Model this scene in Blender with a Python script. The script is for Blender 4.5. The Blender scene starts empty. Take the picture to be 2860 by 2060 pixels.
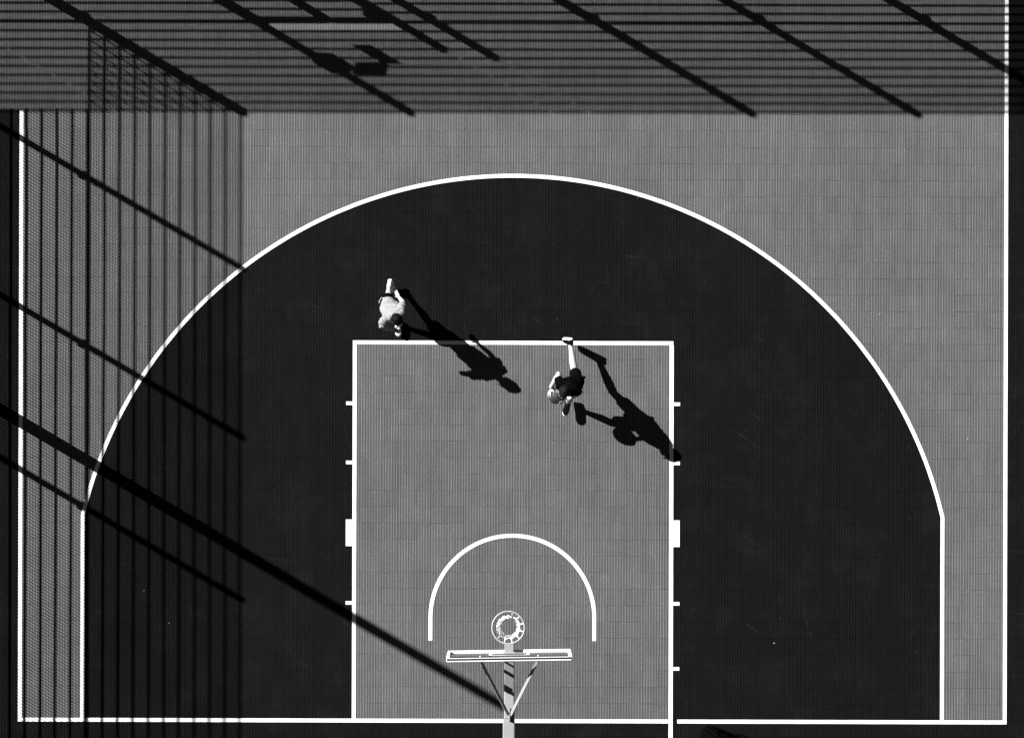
import bpy, bmesh, math, random
from mathutils import Vector, Matrix, noise

random.seed(7)
R = math.radians
scene = bpy.context.scene
COL = scene.collection

# ------------------------------------------------------------------ camera
# x runs along the end line, y into the court, origin on the inner edge of the end line
cam_d = bpy.data.cameras.new('Camera')
cam = bpy.data.objects.new('Camera', cam_d)
COL.objects.link(cam)
scene.camera = cam
CAM_H = 60.0
cam.location = (-0.016, 5.345, CAM_H)
cam.rotation_euler = (0, 0, R(0.17))
cam_d.sensor_fit = 'HORIZONTAL'
cam_d.angle_x = 2 * math.atan((2860 / 182.7 / 2) / CAM_H)
cam_d.clip_start = 1.0
cam_d.clip_end = 1500.0
scene.render.resolution_x = 1024
scene.render.resolution_y = 737

# ------------------------------------------------------------------ light
SUN_EL, SUN_AZ = R(36.65), R(30.3)      # shadows fall right and down, 30 degrees below the x axis
world = bpy.data.worlds.new('World')
scene.world = world
world.use_nodes = True
wn = world.node_tree
wn.nodes.clear()
sky = wn.nodes.new('ShaderNodeTexSky')
sky.sky_type = 'NISHITA'
sky.sun_disc = False
sky.sun_elevation = SUN_EL
sky.sun_rotation = R(-59.7)
sky.air_density = 0.25
sky.dust_density = 0.0
sep = wn.nodes.new('ShaderNodeSeparateColor')   # monochrome picture through a red filter: the sky's red light only
bg = wn.nodes.new('ShaderNodeBackground')
bg.inputs['Strength'].default_value = 0.05
wo = wn.nodes.new('ShaderNodeOutputWorld')
wn.links.new(sky.outputs['Color'], sep.inputs['Color'])
wn.links.new(sep.outputs[0], bg.inputs['Color'])
wn.links.new(bg.outputs['Background'], wo.inputs['Surface'])

sun_d = bpy.data.lights.new('Sun', 'SUN')
sun_d.energy = 5.0
sun_d.angle = R(0.48)
sun_d.color = (1, 1, 1)                 # the picture is monochrome
sun = bpy.data.objects.new('Sun', sun_d)
COL.objects.link(sun)
SUN_DIR = Vector((math.cos(SUN_EL) * math.cos(SUN_AZ), -math.cos(SUN_EL) * math.sin(SUN_AZ), -math.sin(SUN_EL)))
sun.rotation_euler = SUN_DIR.to_track_quat('-Z', 'Y').to_euler()
sun.location = (-20, 20, 20)

scene.view_settings.view_transform = 'Standard'
scene.view_settings.look = 'None'
scene.view_settings.gamma = 1
scene.view_settings.use_curve_mapping = False
scene.view_settings.exposure = 1.3

# ------------------------------------------------------------------ node helpers
def new_mat(name):
    m = bpy.data.materials.new(name)
    m.use_nodes = True
    nt = m.node_tree
    b = nt.nodes['Principled BSDF']
    return m, nt, b

class N:
    """small wrapper to write node math"""
    def __init__(s, nt): s.nt = nt
    def put(s, sock, v):
        if isinstance(v, (int, float)): sock.default_value = v
        else: s.nt.links.new(v, sock)
    def m(s, op, a, b=0.0, c=0.0):
        n = s.nt.nodes.new('ShaderNodeMath'); n.operation = op
        for i, v in enumerate((a, b, c)): s.put(n.inputs[i], v)
        return n.outputs[0]
    def xyz(s, vec):
        n = s.nt.nodes.new('ShaderNodeSeparateXYZ'); s.nt.links.new(vec, n.inputs[0]); return n.outputs
    def comb(s, x, y, z=0.0):
        n = s.nt.nodes.new('ShaderNodeCombineXYZ')
        for i, v in enumerate((x, y, z)): s.put(n.inputs[i], v)
        return n.outputs[0]
    def pos(s):
        return s.nt.nodes.new('ShaderNodeNewGeometry').outputs['Position']
    def noise(s, vec, scale, detail=2.0, rough=0.5):
        n = s.nt.nodes.new('ShaderNodeTexNoise'); n.inputs['Scale'].default_value = scale
        n.inputs['Detail'].default_value = detail; n.inputs['Roughness'].default_value = rough
        if vec is not None: s.nt.links.new(vec, n.inputs['Vector'])
        return n.outputs['Fac']
    def white(s, vec):
        n = s.nt.nodes.new('ShaderNodeTexWhiteNoise'); n.noise_dimensions = '3D'
        s.nt.links.new(vec, n.inputs['Vector']); return n.outputs['Value']
    def mix(s, f, a, b):      # a*(1-f)+b*f
        return s.m('ADD', s.m('MULTIPLY', a, s.m('SUBTRACT', 1.0, f)), s.m('MULTIPLY', b, f))
    def ramp(s, v, lo, hi, a, b):
        n = s.nt.nodes.new('ShaderNodeMapRange')
        n.inputs[1].default_value = lo; n.inputs[2].default_value = hi
        n.inputs[3].default_value = a; n.inputs[4].default_value = b
        s.put(n.inputs[0], v); return n.outputs[0]
    def vscale(s, vec, sx, sy, sz=1.0):
        n = s.nt.nodes.new('ShaderNodeMapping'); n.inputs['Scale'].default_value = (sx, sy, sz)
        s.nt.links.new(vec, n.inputs['Vector']); return n.outputs[0]

def grey(name, v, rough=0.6, var=0.08, scale=6.0, spec=0.3, metal=0.0, bump=0.0, bscale=40.0):
    m, nt, b = new_mat(name)
    n = N(nt)
    tc = nt.nodes.new('ShaderNodeTexCoord').outputs['Object']
    f = n.noise(tc, scale, 4.0, 0.6)
    val = n.ramp(f, 0.3, 0.7, v * (1 - var), v * (1 + var))
    nt.links.new(val, b.inputs['Base Color'])
    b.inputs['Roughness'].default_value = rough
    b.inputs['Specular IOR Level'].default_value = spec
    b.inputs['Metallic'].default_value = metal
    if bump:
        bp = nt.nodes.new('ShaderNodeBump'); bp.inputs['Strength'].default_value = bump
        bp.inputs['Distance'].default_value = 0.004
        nt.links.new(n.noise(tc, bscale, 3.0), bp.inputs['Height'])
        nt.links.new(bp.outputs[0], b.inputs['Normal'])
    return m

# ------------------------------------------------------------------ court geometry numbers (metres)
TILE = 0.25
LINE_W = 0.058
SIDE_X = 7.525          # centre of the side lines
KEY_X = 2.42            # centre of the lane lines
FT_Y = 5.745            # centre of the free throw line
ARC_R, ARC_Y = 6.753, 1.542
CORNER_X = 6.571
KINK_Y = ARC_Y + math.sqrt(ARC_R ** 2 - CORNER_X ** 2)
GAP_TOP_Y = 9.277       # the left side line stops here

GREY_T, DARK_T = 0.0875, 0.0042

def tile_material():
    m, nt, b = new_mat('sports_tile_plastic')
    n = N(nt)
    p = n.pos()
    x, y, z = n.xyz(p)
    ax = n.m('ABSOLUTE', x)
    # painted zones
    court = n.m('MULTIPLY', n.m('LESS_THAN', ax, SIDE_X), n.m('GREATER_THAN', y, -0.03))
    notch = n.m('MULTIPLY', n.m('LESS_THAN', x, -SIDE_X + .02), n.m('GREATER_THAN', y, GAP_TOP_Y))
    court = n.m('MAXIMUM', court, notch)
    dy = n.m('SUBTRACT', y, ARC_Y)
    d = n.m('SQRT', n.m('ADD', n.m('MULTIPLY', x, x), n.m('MULTIPLY', dy, dy)))
    arc = n.m('LESS_THAN', d, ARC_R)
    low = n.m('MULTIPLY', n.m('LESS_THAN', y, KINK_Y), n.m('LESS_THAN', ax, CORNER_X))
    high = n.m('MULTIPLY', n.m('GREATER_THAN', y, KINK_Y), arc)
    three = n.m('MAXIMUM', low, high)
    key = n.m('MULTIPLY', n.m('LESS_THAN', ax, KEY_X), n.m('LESS_THAN', y, FT_Y))
    light = n.m('MULTIPLY', court, n.m('MAXIMUM', key, n.m('SUBTRACT', 1.0, three)))
    base = n.mix(light, DARK_T, GREY_T)
    # per-tile batch differences
    cell = n.comb(n.m('FLOOR', n.m('DIVIDE', x, TILE)), n.m('FLOOR', n.m('DIVIDE', n.m('ADD', y, 0.012), TILE)), 1.0)
    w = n.white(cell)
    base = n.m('MULTIPLY', base, n.ramp(w, 0, 1, 0.972, 1.028))
    # ribs: top of the rib is paler, the perforated web between is darker (open holes)
    fx = n.m('FRACT', n.m('DIVIDE', x, TILE / 6))
    rib = n.m('LESS_THAN', n.m('ABSOLUTE', n.m('SUBTRACT', fx, 0.5)), 0.19)
    hole = n.m('LESS_THAN', n.m('FRACT', n.m('ADD', n.m('DIVIDE', y, 0.0125), n.m('MULTIPLY', fx, 1.7))), 0.42)
    webv = n.m('SUBTRACT', 0.90, n.m('MULTIPLY', hole, 0.34))
    ribj = n.white(n.comb(n.m('FLOOR', n.m('DIVIDE', x, TILE / 6)), n.m('FLOOR', n.m('DIVIDE', n.m('ADD', y, 0.012), TILE)), 3.0))
    ribv = n.m('ADD', 1.20, n.m('MULTIPLY', ribj, 0.22))
    base = n.m('MULTIPLY', base, n.mix(rib, webv, ribv))
    # dust, foot traffic, blotches and streaks
    big = n.noise(p, 0.45, 2.0, 0.6)
    mid = n.noise(p, 2.6, 3.0, 0.65)
    strk = n.noise(n.vscale(p, 9.0, 0.7), 1.0, 1.0, 0.6)
    fine = n.noise(p, 60.0, 1.0, 0.7)
    f = n.ramp(big, 0.3, 0.7, 0.93, 1.07)
    f = n.m('MULTIPLY', f, n.ramp(mid, 0.25, 0.75, 0.92, 1.08))
    f = n.m('MULTIPLY', f, n.ramp(strk, 0.3, 0.7, 0.94, 1.06))
    f = n.m('MULTIPLY', f, n.ramp(fine, 0.25, 0.75, 0.70, 1.30))
    base = n.m('MULTIPLY', base, f)
    # pale dust film
    scv = n.noise(n.vscale(p, 1.0, 0.8), 1.3, 4.0, 0.75)
    dust = n.m('MULTIPLY', n.ramp(scv, 0.5, 0.8, 0.0, 1.0), 0.0034)
    base = n.m('ADD', base, dust)
    # rubber scuffs and drag marks in two directions
    for ang, sx, sy, lo, amt in ((35, 1.1, 22.0, 0.68, 0.0040), (-50, 1.5, 26.0, 0.69, 0.0036), (78, 0.7, 16.0, 0.69, 0.0030), (8, 0.9, 18.0, 0.70, 0.0030)):
        mp = nt.nodes.new('ShaderNodeMapping'); mp.inputs['Rotation'].default_value = (0, 0, R(ang)); mp.inputs['Scale'].default_value = (1, 1, 1)
        nt.links.new(p, mp.inputs['Vector'])
        wp = n.vscale(mp.outputs[0], sx, sy)
        sc = n.ramp(n.noise(wp, 1.0, 1.0, 0.5), lo, lo + 0.09, 0.0, amt)
        sc = n.m('MULTIPLY', sc, n.ramp(mid, 0.42, 0.62, 0.0, 1.3))
        base = n.m('ADD', base, sc)
    # tiny pale specks
    v2 = nt.nodes.new('ShaderNodeTexVoronoi'); v2.inputs['Scale'].default_value = 2.2
    nt.links.new(p, v2.inputs['Vector'])
    speck = n.m('LESS_THAN', v2.outputs['Distance'], 0.018)
    speck = n.m('MULTIPLY', speck, n.m('GREATER_THAN', n.white(v2.outputs['Color']), 0.72))
    base = n.mix(speck, base, n.m('ADD', n.m('MULTIPLY', base, 1.5), 0.08))
    nt.links.new(base, b.inputs['Base Color'])
    b.inputs['Roughness'].default_value = 0.75
    b.inputs['Specular IOR Level'].default_value = 0.04
    return m

def line_material():
    m, nt, b = new_mat('white_line_paint')
    n = N(nt)
    p = n.pos()
    x, y, z = n.xyz(p)
    fx = n.m('FRACT', n.m('DIVIDE', x, TILE / 6))
    rib = n.m('LESS_THAN', n.m('ABSOLUTE', n.m('SUBTRACT', fx, 0.5)), 0.19)
    f = n.noise(p, 7.0, 6.0, 0.7)
    g = n.noise(p, 45.0, 3.0, 0.7)
    v = n.m('MULTIPLY', n.ramp(f, 0.25, 0.75, 0.76, 0.84), n.ramp(g, 0.2, 0.8, 0.94, 1.04))
    v = n.m('MULTIPLY', v, n.mix(rib, 0.93, 1.0))
    worn = n.m('LESS_THAN', g, 0.24)
    v = n.mix(n.m('MULTIPLY', worn, 0.5), v, 0.3)
    nt.links.new(v, b.inputs['Base Color'])
    b.inputs['Roughness'].default_value = 0.7
    b.inputs['Specular IOR Level'].default_value = 0.2
    return m

M_TILE = tile_material()
M_LINE = line_material()
M_GROUND = grey('asphalt_ground', 0.05, 0.9, 0.3, 3.0, 0.2, bump=0.5, bscale=30)
M_SUB = grey('dark_tile_underside', 0.012, 0.9, 0.2, 8.0, 0.1)
M_GALV = grey('galvanised_steel', 0.21, 0.5, 0.12, 9.0, 0.4)
M_ARM = grey('grey_painted_steel', 0.235, 0.5, 0.06, 5.0, 0.3)
M_FRAME = grey('white_painted_frame', 0.74, 0.45, 0.03, 5.0, 0.4)
M_GASK = grey('black_rubber_gasket', 0.012, 0.7, 0.2, 12.0, 0.2)
M_RIM = grey('pale_rim_paint', 0.30, 0.45, 0.12, 18.0, 0.4)
M_NET = grey('white_nylon_cord', 0.80, 0.8, 0.05, 60.0, 0.2)
M_BOLT = grey('zinc_bolt', 0.55, 0.35, 0.1, 30.0, 0.5)
M_FENCE = grey('dark_fence_coating', 0.06, 0.6, 0.1, 6.0, 0.3)
M_SIGN = grey('plain_sign_plate', 0.6, 0.5, 0.04, 4.0, 0.3)
M_SKIN = grey('light_skin', 0.38, 0.55, 0.05, 14.0, 0.3)
M_SKIN2 = grey('light_skin_tanned', 0.37, 0.55, 0.06, 14.0, 0.3)
M_HAIR = grey('dark_hair', 0.0036, 0.6, 0.5, 70.0, 0.06, bump=0.6, bscale=160)
M_HAIR2 = grey('dark_cropped_hair', 0.005, 0.6, 0.5, 90.0, 0.08, bump=0.5, bscale=220)
M_TEE = grey('pale_cotton', 0.235, 0.85, 0.06, 8.0, 0.1, bump=0.3, bscale=300)
M_BLACK = grey('black_jersey', 0.0022, 1.0, 0.25, 10.0, 0.01, bump=0.3, bscale=300)
M_SHORT = grey('black_shorts_cloth', 0.0026, 1.0, 0.25, 10.0, 0.01)
M_STRIPE = grey('white_side_panel', 0.72, 0.8, 0.04, 10.0, 0.1)
M_WSHOE = grey('white_shoe_leather', 0.72, 0.5, 0.06, 20.0, 0.3)
M_BSHOE = grey('black_shoe_mesh', 0.003, 0.9, 0.3, 30.0, 0.03)
M_SOLE = grey('white_rubber_sole', 0.76, 0.6, 0.04, 20.0, 0.3)
M_GSOLE = grey('grey_rubber_sole', 0.18, 0.6, 0.1, 20.0, 0.3)
M_SOCK = grey('white_sock', 0.74, 0.9, 0.05, 40.0, 0.1)
M_BSOCK = grey('black_sock', 0.012, 0.9, 0.2, 40.0, 0.1)
M_LEAF = grey('dry_leaf', 0.42, 0.8, 0.3, 30.0, 0.1)
M_EYE = grey('eye', 0.05, 0.2, 0.2, 10.0, 0.5)
M_BALL_L = grey('ball_pale_panel', 0.19, 0.6, 0.08, 20.0, 0.3, bump=0.5, bscale=350)
M_BALL_D = grey('ball_dark_panel', 0.03, 0.6, 0.12, 20.0, 0.3, bump=0.5, bscale=350)
M_SEAM = grey('ball_seam', 0.008, 0.8, 0.1, 20.0, 0.1)

def glass_material():
    m = bpy.data.materials.new('backboard_acrylic'); m.use_nodes = True
    nt = m.node_tree; nt.nodes.clear()
    o = nt.nodes.new('ShaderNodeOutputMaterial')
    mix = nt.nodes.new('ShaderNodeMixShader')
    tr = nt.nodes.new('ShaderNodeBsdfTransparent'); tr.inputs['Color'].default_value = (0.80, 0.80, 0.80, 1)
    gl = nt.nodes.new('ShaderNodeBsdfGlossy'); gl.inputs['Roughness'].default_value = 0.05
    fr = nt.nodes.new('ShaderNodeFresnel'); fr.inputs['IOR'].default_value = 1.3
    mu = nt.nodes.new('ShaderNodeMath'); mu.operation = 'MULTIPLY'; mu.inputs[1].default_value = 0.10
    nt.links.new(fr.outputs[0], mu.inputs[0])
    nt.links.new(mu.outputs[0], mix.inputs['Fac'])
    nt.links.new(tr.outputs[0], mix.inputs[1]); nt.links.new(gl.outputs[0], mix.inputs[2])
    nt.links.new(mix.outputs[0], o.inputs['Surface'])
    return m
M_GLASS = glass_material()

# ------------------------------------------------------------------ object helpers
def link(name, data, parent=None):
    o = bpy.data.objects.new(name, data)
    COL.objects.link(o)
    if parent is not None: o.parent = parent
    return o

def tag(o, label=None, cat=None, group=None, kind=None):
    if label: o['label'] = label
    if cat: o['category'] = cat
    if group: o['group'] = group
    if kind: o['kind'] = kind
    return o

def empty(name, loc, label, cat, group=None):
    o = link(name, None)
    o.location = loc
    o.empty_display_size = 0.2
    return tag(o, label, cat, group)

def mesh_obj(name, bm, mat, parent=None, smooth=False, world=True):
    """bm is in world coordinates; the object is parented so that it stays there"""
    me = bpy.data.meshes.new(name)
    if smooth:
        for f in bm.faces: f.smooth = True
    bm.to_mesh(me); bm.free()
    me.materials.append(mat)
    o = link(name, me, parent)
    if parent is not None and world:
        o.matrix_parent_inverse = parent_matrix(parent).inverted()
    return o

def parent_matrix(p):
    m = Matrix.LocRotScale(p.location, p.rotation_euler, p.scale)
    if p.parent is not None:
        m = parent_matrix(p.parent) @ p.matrix_parent_inverse @ m
    return m

def box(bm, c, s, rot=None, bevel=0.0):
    r = bmesh.ops.create_cube(bm, size=1.0)
    vs = r['verts']
    bmesh.ops.scale(bm, vec=s, verts=vs)
    if bevel:
        es = list({e for v in vs for e in v.link_edges})
        rb = bmesh.ops.bevel(bm, geom=es, offset=bevel, segments=2, affect='EDGES', profile=0.5)
        vs = list({v for f in rb['faces'] for v in f.verts} | {v for v in vs if v.is_valid})
    if rot is not None: bmesh.ops.rotate(bm, cent=(0, 0, 0), matrix=rot, verts=vs)
    bmesh.ops.translate(bm, vec=c, verts=vs)
    return vs

def tube(bm, pts, r, n=8, closed=False, caps=True):
    """tube along a polyline; r is a number or a list"""
    pts = [Vector(p) for p in pts]
    k = len(pts)
    rs = r if isinstance(r, (list, tuple)) else [r] * k
    rings = []
    up = Vector((0, 0, 1))
    prev = None
    for i, p in enumerate(pts):
        if closed: t = pts[(i + 1) % k] - pts[i - 1]
        else: t = pts[min(i + 1, k - 1)] - pts[max(i - 1, 0)]
        t.normalize()
        if prev is None:
            a = up if abs(t.dot(up)) < 0.9 else Vector((1, 0, 0))
            u = t.cross(a).normalized()
        else:
            u = (prev - t * prev.dot(t)).normalized()
        prev = u
        v = t.cross(u)
        rings.append([bm.verts.new(p + (u * math.cos(2 * math.pi * j / n) + v * math.sin(2 * math.pi * j / n)) * rs[i]) for j in range(n)])
    m = k if closed else k - 1
    for i in range(m):
        a, b2 = rings[i], rings[(i + 1) % k]
        for j in range(n):
            bm.faces.new((a[j], a[(j + 1) % n], b2[(j + 1) % n], b2[j]))
    if caps and not closed:
        bm.faces.new(list(reversed(rings[0]))); bm.faces.new(rings[-1])

def bar(bm, p0, p1, w, h=None):
    """square bar between two points (12 triangles)"""
    p0, p1 = Vector(p0), Vector(p1)
    h = h or w
    t = (p1 - p0).normalized()
    a = Vector((0, 0, 1)) if abs(t.z) < 0.9 else Vector((0, 1, 0))
    u = t.cross(a).normalized(); v = t.cross(u)
    c = []
    for p in (p0, p1):
        c.append([bm.verts.new(p + u * sx * w / 2 + v * sy * h / 2) for sx, sy in ((-1, -1), (1, -1), (1, 1), (-1, 1))])
    for j in range(4):
        bm.faces.new((c[0][j], c[0][(j + 1) % 4], c[1][(j + 1) % 4], c[1][j]))
    bm.faces.new(c[0][::-1]); bm.faces.new(c[1])

# ------------------------------------------------------------------ ground and court floor
bm = bmesh.new()
bmesh.ops.create_grid(bm, x_segments=8, y_segments=8, size=300)
g = mesh_obj('ground', bm, M_GROUND); g.location.z = -0.045
tag(g, kind='structure')

X0, X1, Y0, Y1 = -36, 36, -6, 50          # tile index range
court = link('court_floor', None)
tag(court, kind='structure')
bm = bmesh.new()
box(bm, ((X0 + X1) / 2 * TILE, (Y0 + Y1) / 2 * TILE - 0.012, -0.028), ((X1 - X0) * TILE, (Y1 - Y0) * TILE, 0.026))
mesh_obj('floor_base', bm, M_SUB, court)

def tile_profile(g2=0.0008):
    """cross section in x: six ribs standing 2.5 mm above the web"""
    pitch = TILE / 6
    pr = [(g2, -0.0035)]
    for i in range(6):
        c = (i + 0.5) * pitch
        pr += [(c - 0.0095, -0.0028), (c - 0.0075, 0.0), (c + 0.0075, 0.0), (c + 0.0095, -0.0028)]
    pr.append((TILE - g2, -0.0035))
    return pr
PROF = [tile_profile(g) for g in (.0003, .0004, .0005, .0006, .0008, .0012)]

def tile_geo(verts, faces, ox, oy, oz, tilt):
    PR = random.choice(PROF)
    g2 = PR[0][0]
    gy = random.choice((.0004, .0006, .0008, .0012, .0020))
    base = len(verts)
    n = len(PR)
    for yy, sgn in ((gy, -1), (TILE - gy, 1)):
        for px, pz in PR:
            verts.append((ox + px, oy + yy, oz + pz + tilt[0] * (px - TILE / 2) + tilt[1] * sgn))
    for i in range(n - 1):
        faces.append((base + i, base + i + 1, base + n + i + 1, base + n + i))
    # skirts
    b2 = len(verts)
    for cx, cy in ((g2, gy), (TILE - g2, gy), (TILE - g2, TILE - gy), (g2, TILE - gy)):
        verts.append((ox + cx, oy + cy, -0.0145))
    faces.append((b2 + 3, b2, base, base + n))
    faces.append((b2 + 1, b2 + 2, base + 2 * n - 1, base + n - 1))
    faces.append((b2, b2 + 1, base + n - 1, base))
    faces.append((b2 + 2, b2 + 3, base + n, base + 2 * n - 1))

cells = [(i, j) for i in range(X0, X1) for j in range(Y0, Y1)]
cx0, cy0 = cam.location.x, cam.location.y
cells.sort(key=lambda c: ((c[0] + .5) * TILE - cx0) ** 2 + ((c[1] + .5) * TILE - cy0) ** 2)
tile_meshes = []
for k in range(16):
    vs, fs = [], []
    tile_geo(vs, fs, 0, 0, 0, (random.uniform(-.004, .004), random.uniform(-.0004, .0004)))
    me = bpy.data.meshes.new('tile'); me.from_pydata(vs, [], fs); me.materials.append(M_TILE)
    tile_meshes.append(me)
for (i, j) in cells[:300]:
    o = link('tile', random.choice(tile_meshes), court)
    o.location = (i * TILE, j * TILE - 0.012, random.uniform(-.0006, .0004))
vs, fs = [], []
for (i, j) in cells[300:]:
    tile_geo(vs, fs, i * TILE, j * TILE - 0.012, random.uniform(-.0006, .0004), (random.uniform(-.004, .004), random.uniform(-.0004, .0004)))
me = bpy.data.meshes.new('tile_field'); me.from_pydata(vs, [], fs); me.materials.append(M_TILE)
tag(link('tile_field', me, court), kind='stuff')

# ------------------------------------------------------------------ painted lines
LZ = 0.0032
def ragged(pts_l, pts_r, name, label_kind='structure', z=LZ):
    """strip between two polylines, split finely so that the edge can wander by a millimetre or two"""
    bm = bmesh.new()
    vl = [bm.verts.new((p[0], p[1], z)) for p in pts_l]
    vr = [bm.verts.new((p[0], p[1], z)) for p in pts_r]
    for i in range(len(vl) - 1):
        bm.faces.new((vl[i], vl[i + 1], vr[i + 1], vr[i]))
    bmesh.ops.recalc_face_normals(bm, faces=bm.faces)
    for f in bm.faces:
        if f.normal.z < 0: f.normal_flip()
    return tag(mesh_obj(name, bm, M_LINE), kind=label_kind)

def wob(k, s): return 0.0016 * noise.noise(Vector((k * 7.3, s * 1.7, 0.3)))

def straight(name, x0, y0, x1, y1, w=LINE_W, z=LZ):
    d = Vector((x1 - x0, y1 - y0)); L = d.length; d.normalize(); nn = Vector((-d.y, d.x))
    k = max(2, int(L / 0.125))
    l, r = [], []
    for i in range(k + 1):
        t = L * i / k
        p = Vector((x0, y0)) + d * t
        l.append(p + nn * (w / 2 + wob(i, x0))); r.append(p - nn * (w / 2 + wob(i, y0 + 9)))
    return ragged(l, r, name, z=z)

H = LINE_W / 2
straight('sideline', -SIDE_X, -2 * H + .001, -SIDE_X, GAP_TOP_Y, z=LZ)
straight('sideline', SIDE_X + .005, -2 * H + .001, SIDE_X + .005, Y1 * TILE - .02, z=LZ)
straight('end_line', -SIDE_X + H + .001, -H, 2.388, -H)
straight('end_line', 2.525, -H, SIDE_X - H + .004, -H)
straight('free_throw_line', -KEY_X - H, FT_Y, KEY_X + H, FT_Y)
straight('lane_line', -KEY_X, 0.001, -KEY_X, FT_Y - H - .001)
straight('lane_line', KEY_X + .004, -0.62, KEY_X + .004, FT_Y - H - .001, w=.062)
# three point line: two straights and the arc
straight('three_point_line', -CORNER_X, 0.001, -CORNER_X, KINK_Y)
straight('three_point_line', CORNER_X, 0.001, CORNER_X, KINK_Y)
a0 = math.acos(CORNER_X / ARC_R)
l, r = [], []
K = 160
for i in range(K + 1):
    a = a0 + (math.pi - 2 * a0) * i / K
    l.append((math.cos(a) * (ARC_R + H + wob(i, 3)), ARC_Y + math.sin(a) * (ARC_R + H + wob(i, 3))))
    r.append((math.cos(a) * (ARC_R - H - wob(i, 5)), ARC_Y + math.sin(a) * (ARC_R - H - wob(i, 5))))
ragged(l, r, 'three_point_line', z=LZ + .0006)
# no-charge semicircle
NC_R, NC_Y = 1.252, 1.548
l, r = [(NC_R + H, 1.196)], [(NC_R - H, 1.196)]
for i in range(61):
    a = math.pi * i / 60
    l.append((math.cos(a) * (NC_R + H), NC_Y + math.sin(a) * (NC_R + H)))
    r.append((math.cos(a) * (NC_R - H), NC_Y + math.sin(a) * (NC_R - H)))
l.append((-NC_R - H, 1.196)); r.append((-NC_R + H, 1.196))
ragged(l, r, 'no_charge_line')
# lane marks
for s in (-1, 1):
    xa = s * (KEY_X + H + .002 + (.005 if s > 0 else 0)); xb = xa + s * 0.098
    for yy in (4.815, 3.912, 1.768) + ((0.775,) if s > 0 else ()):
        straight('lane_mark', xa, yy, xb, yy, w=0.052)
    straight('lane_block', xa, 2.838, xb, 2.838, w=0.405)

# ------------------------------------------------------------------ fences (out of frame, their shadows lie on the court)
FX, FY, FH = -8.813, 11.986, 4.0
WIRE = {'left': (0.0080, 0.0125), 'far': (0.0100, 0.0125)}     # vertical and horizontal wire thickness
frnd = random.Random(21)

def wire_panel(fence, a, b, z0, z1, nrm, lean0=None, rake=None):
    """one welded panel between points a and b (xy), double horizontal wires every 200 mm, vertical wires every 50 mm"""
    bm = bmesh.new()
    a, b, nrm = Vector(a), Vector(b), Vector(nrm)
    WV, WH = WIRE['left' if abs(nrm.x) > .5 else 'far']
    lean = [frnd.uniform(-.008, .008) for _ in range(2)] if lean0 is None else [lean0, lean0]
    d = (b - a); L = d.length; d.normalize()
    k = int(round(L / 0.05))
    for i in range(k + 1):
        t = L * i / k
        p = a + d * (t + frnd.uniform(-.0015, .0015)) + nrm * lean[0]
        q = a + d * (t + frnd.uniform(-.0015, .0015)) + nrm * lean[1]
        zb = z0 - .012
        if rake:                      # sloping end edge: (y at z = 0, rise of y per metre)
            zb = max(zb, (p.y - rake[0]) / rake[1])
            if zb > z1: continue
        bar(bm, (p.x, p.y, zb), (q.x, q.y, z1 + .022 + frnd.uniform(-.002, .002)), WV)
    z = z1
    while z > z0 - .02:
        ln = lean[0] + (lean[1] - lean[0]) * (z - z0) / max(z1 - z0, .01)
        dz = [frnd.uniform(-.004, .004) for _ in range(3)]
        a_full = a.copy()
        if rake:
            a.y = min(a.y, rake[0] + rake[1] * z)
            if a.y < b.y + .05: break
        for s in (-1, 1):
            q = nrm * (s * (WV / 2 + WH / 2) + ln)
            m_ = (a + b) / 2
            bar(bm, (a.x + q.x, a.y + q.y, z + dz[0]), (m_.x + q.x, m_.y + q.y, z + dz[1]), WH)
            bar(bm, (m_.x + q.x, m_.y + q.y, z + dz[1]), (b.x + q.x, b.y + q.y, z + dz[2]), WH)
        a = a_full
        z -= 0.2
    return mesh_obj('wire_panel', bm, M_FENCE, fence)

def fence_post(fence, x, y, h, w, d, clamps=((0.25, 1), (1.05, 1), (1.92, 1), (2.1, 0), (3.0, 0), (3.85, 0))):
    bm = bmesh.new()
    box(bm, (x, y, h / 2 - .02), (w, d, h + .04), bevel=0.006)
    p = mesh_obj('post', bm, M_FENCE, fence)
    bm = bmesh.new()
    box(bm, (x, y, h + .008), (w + .008, d + .008, .016), bevel=0.004)
    mesh_obj('cap', bm, M_GASK, p)
    for z, big in clamps:
        if z > h - .05: continue
        bm = bmesh.new()
        e_ = .022 if (z > 1.9 and big) else .004
        box(bm, (x + e_ * .35, y + (e_ * .35 if y > FY - .1 else -e_ * .35), z), (w + e_, d + e_, .05 + .03 * big), bevel=0.004)
        mesh_obj('clamp', bm, M_GALV, p)
    return p

fl = empty('wire_fence', (FX, 5, 0), 'dark welded wire fence along the left touchline, seen by its striped shadow', 'fence')
ys = [FY, 9.594, 7.02, 4.541, -0.55, -1.5]
for yy in ys[1:]:
    fence_post(fl, FX, yy, 4.03, 0.074, 0.074)
for i in range(len(ys) - 1):
    segs = [(ys[i], ys[i + 1])]
    for n_, (ya, yb) in enumerate(segs):
        for z0, z1 in ((0.08, 1.975), (2.0, 4.0)):
            top = ya - (.03 if n_ == 0 else 0)
            bot = yb + (.03 if n_ == len(segs) - 1 else 0)
            low = i == 0 and z0 < 1                    # open way in beside the corner post: panel end raked, a shape made up to trim its shadow
            if low: top = 10.66
            wire_panel(fl, (FX, top), (FX, bot), z0, z1, (1, 0), rake=(9.30, .6785) if low else None)

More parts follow.
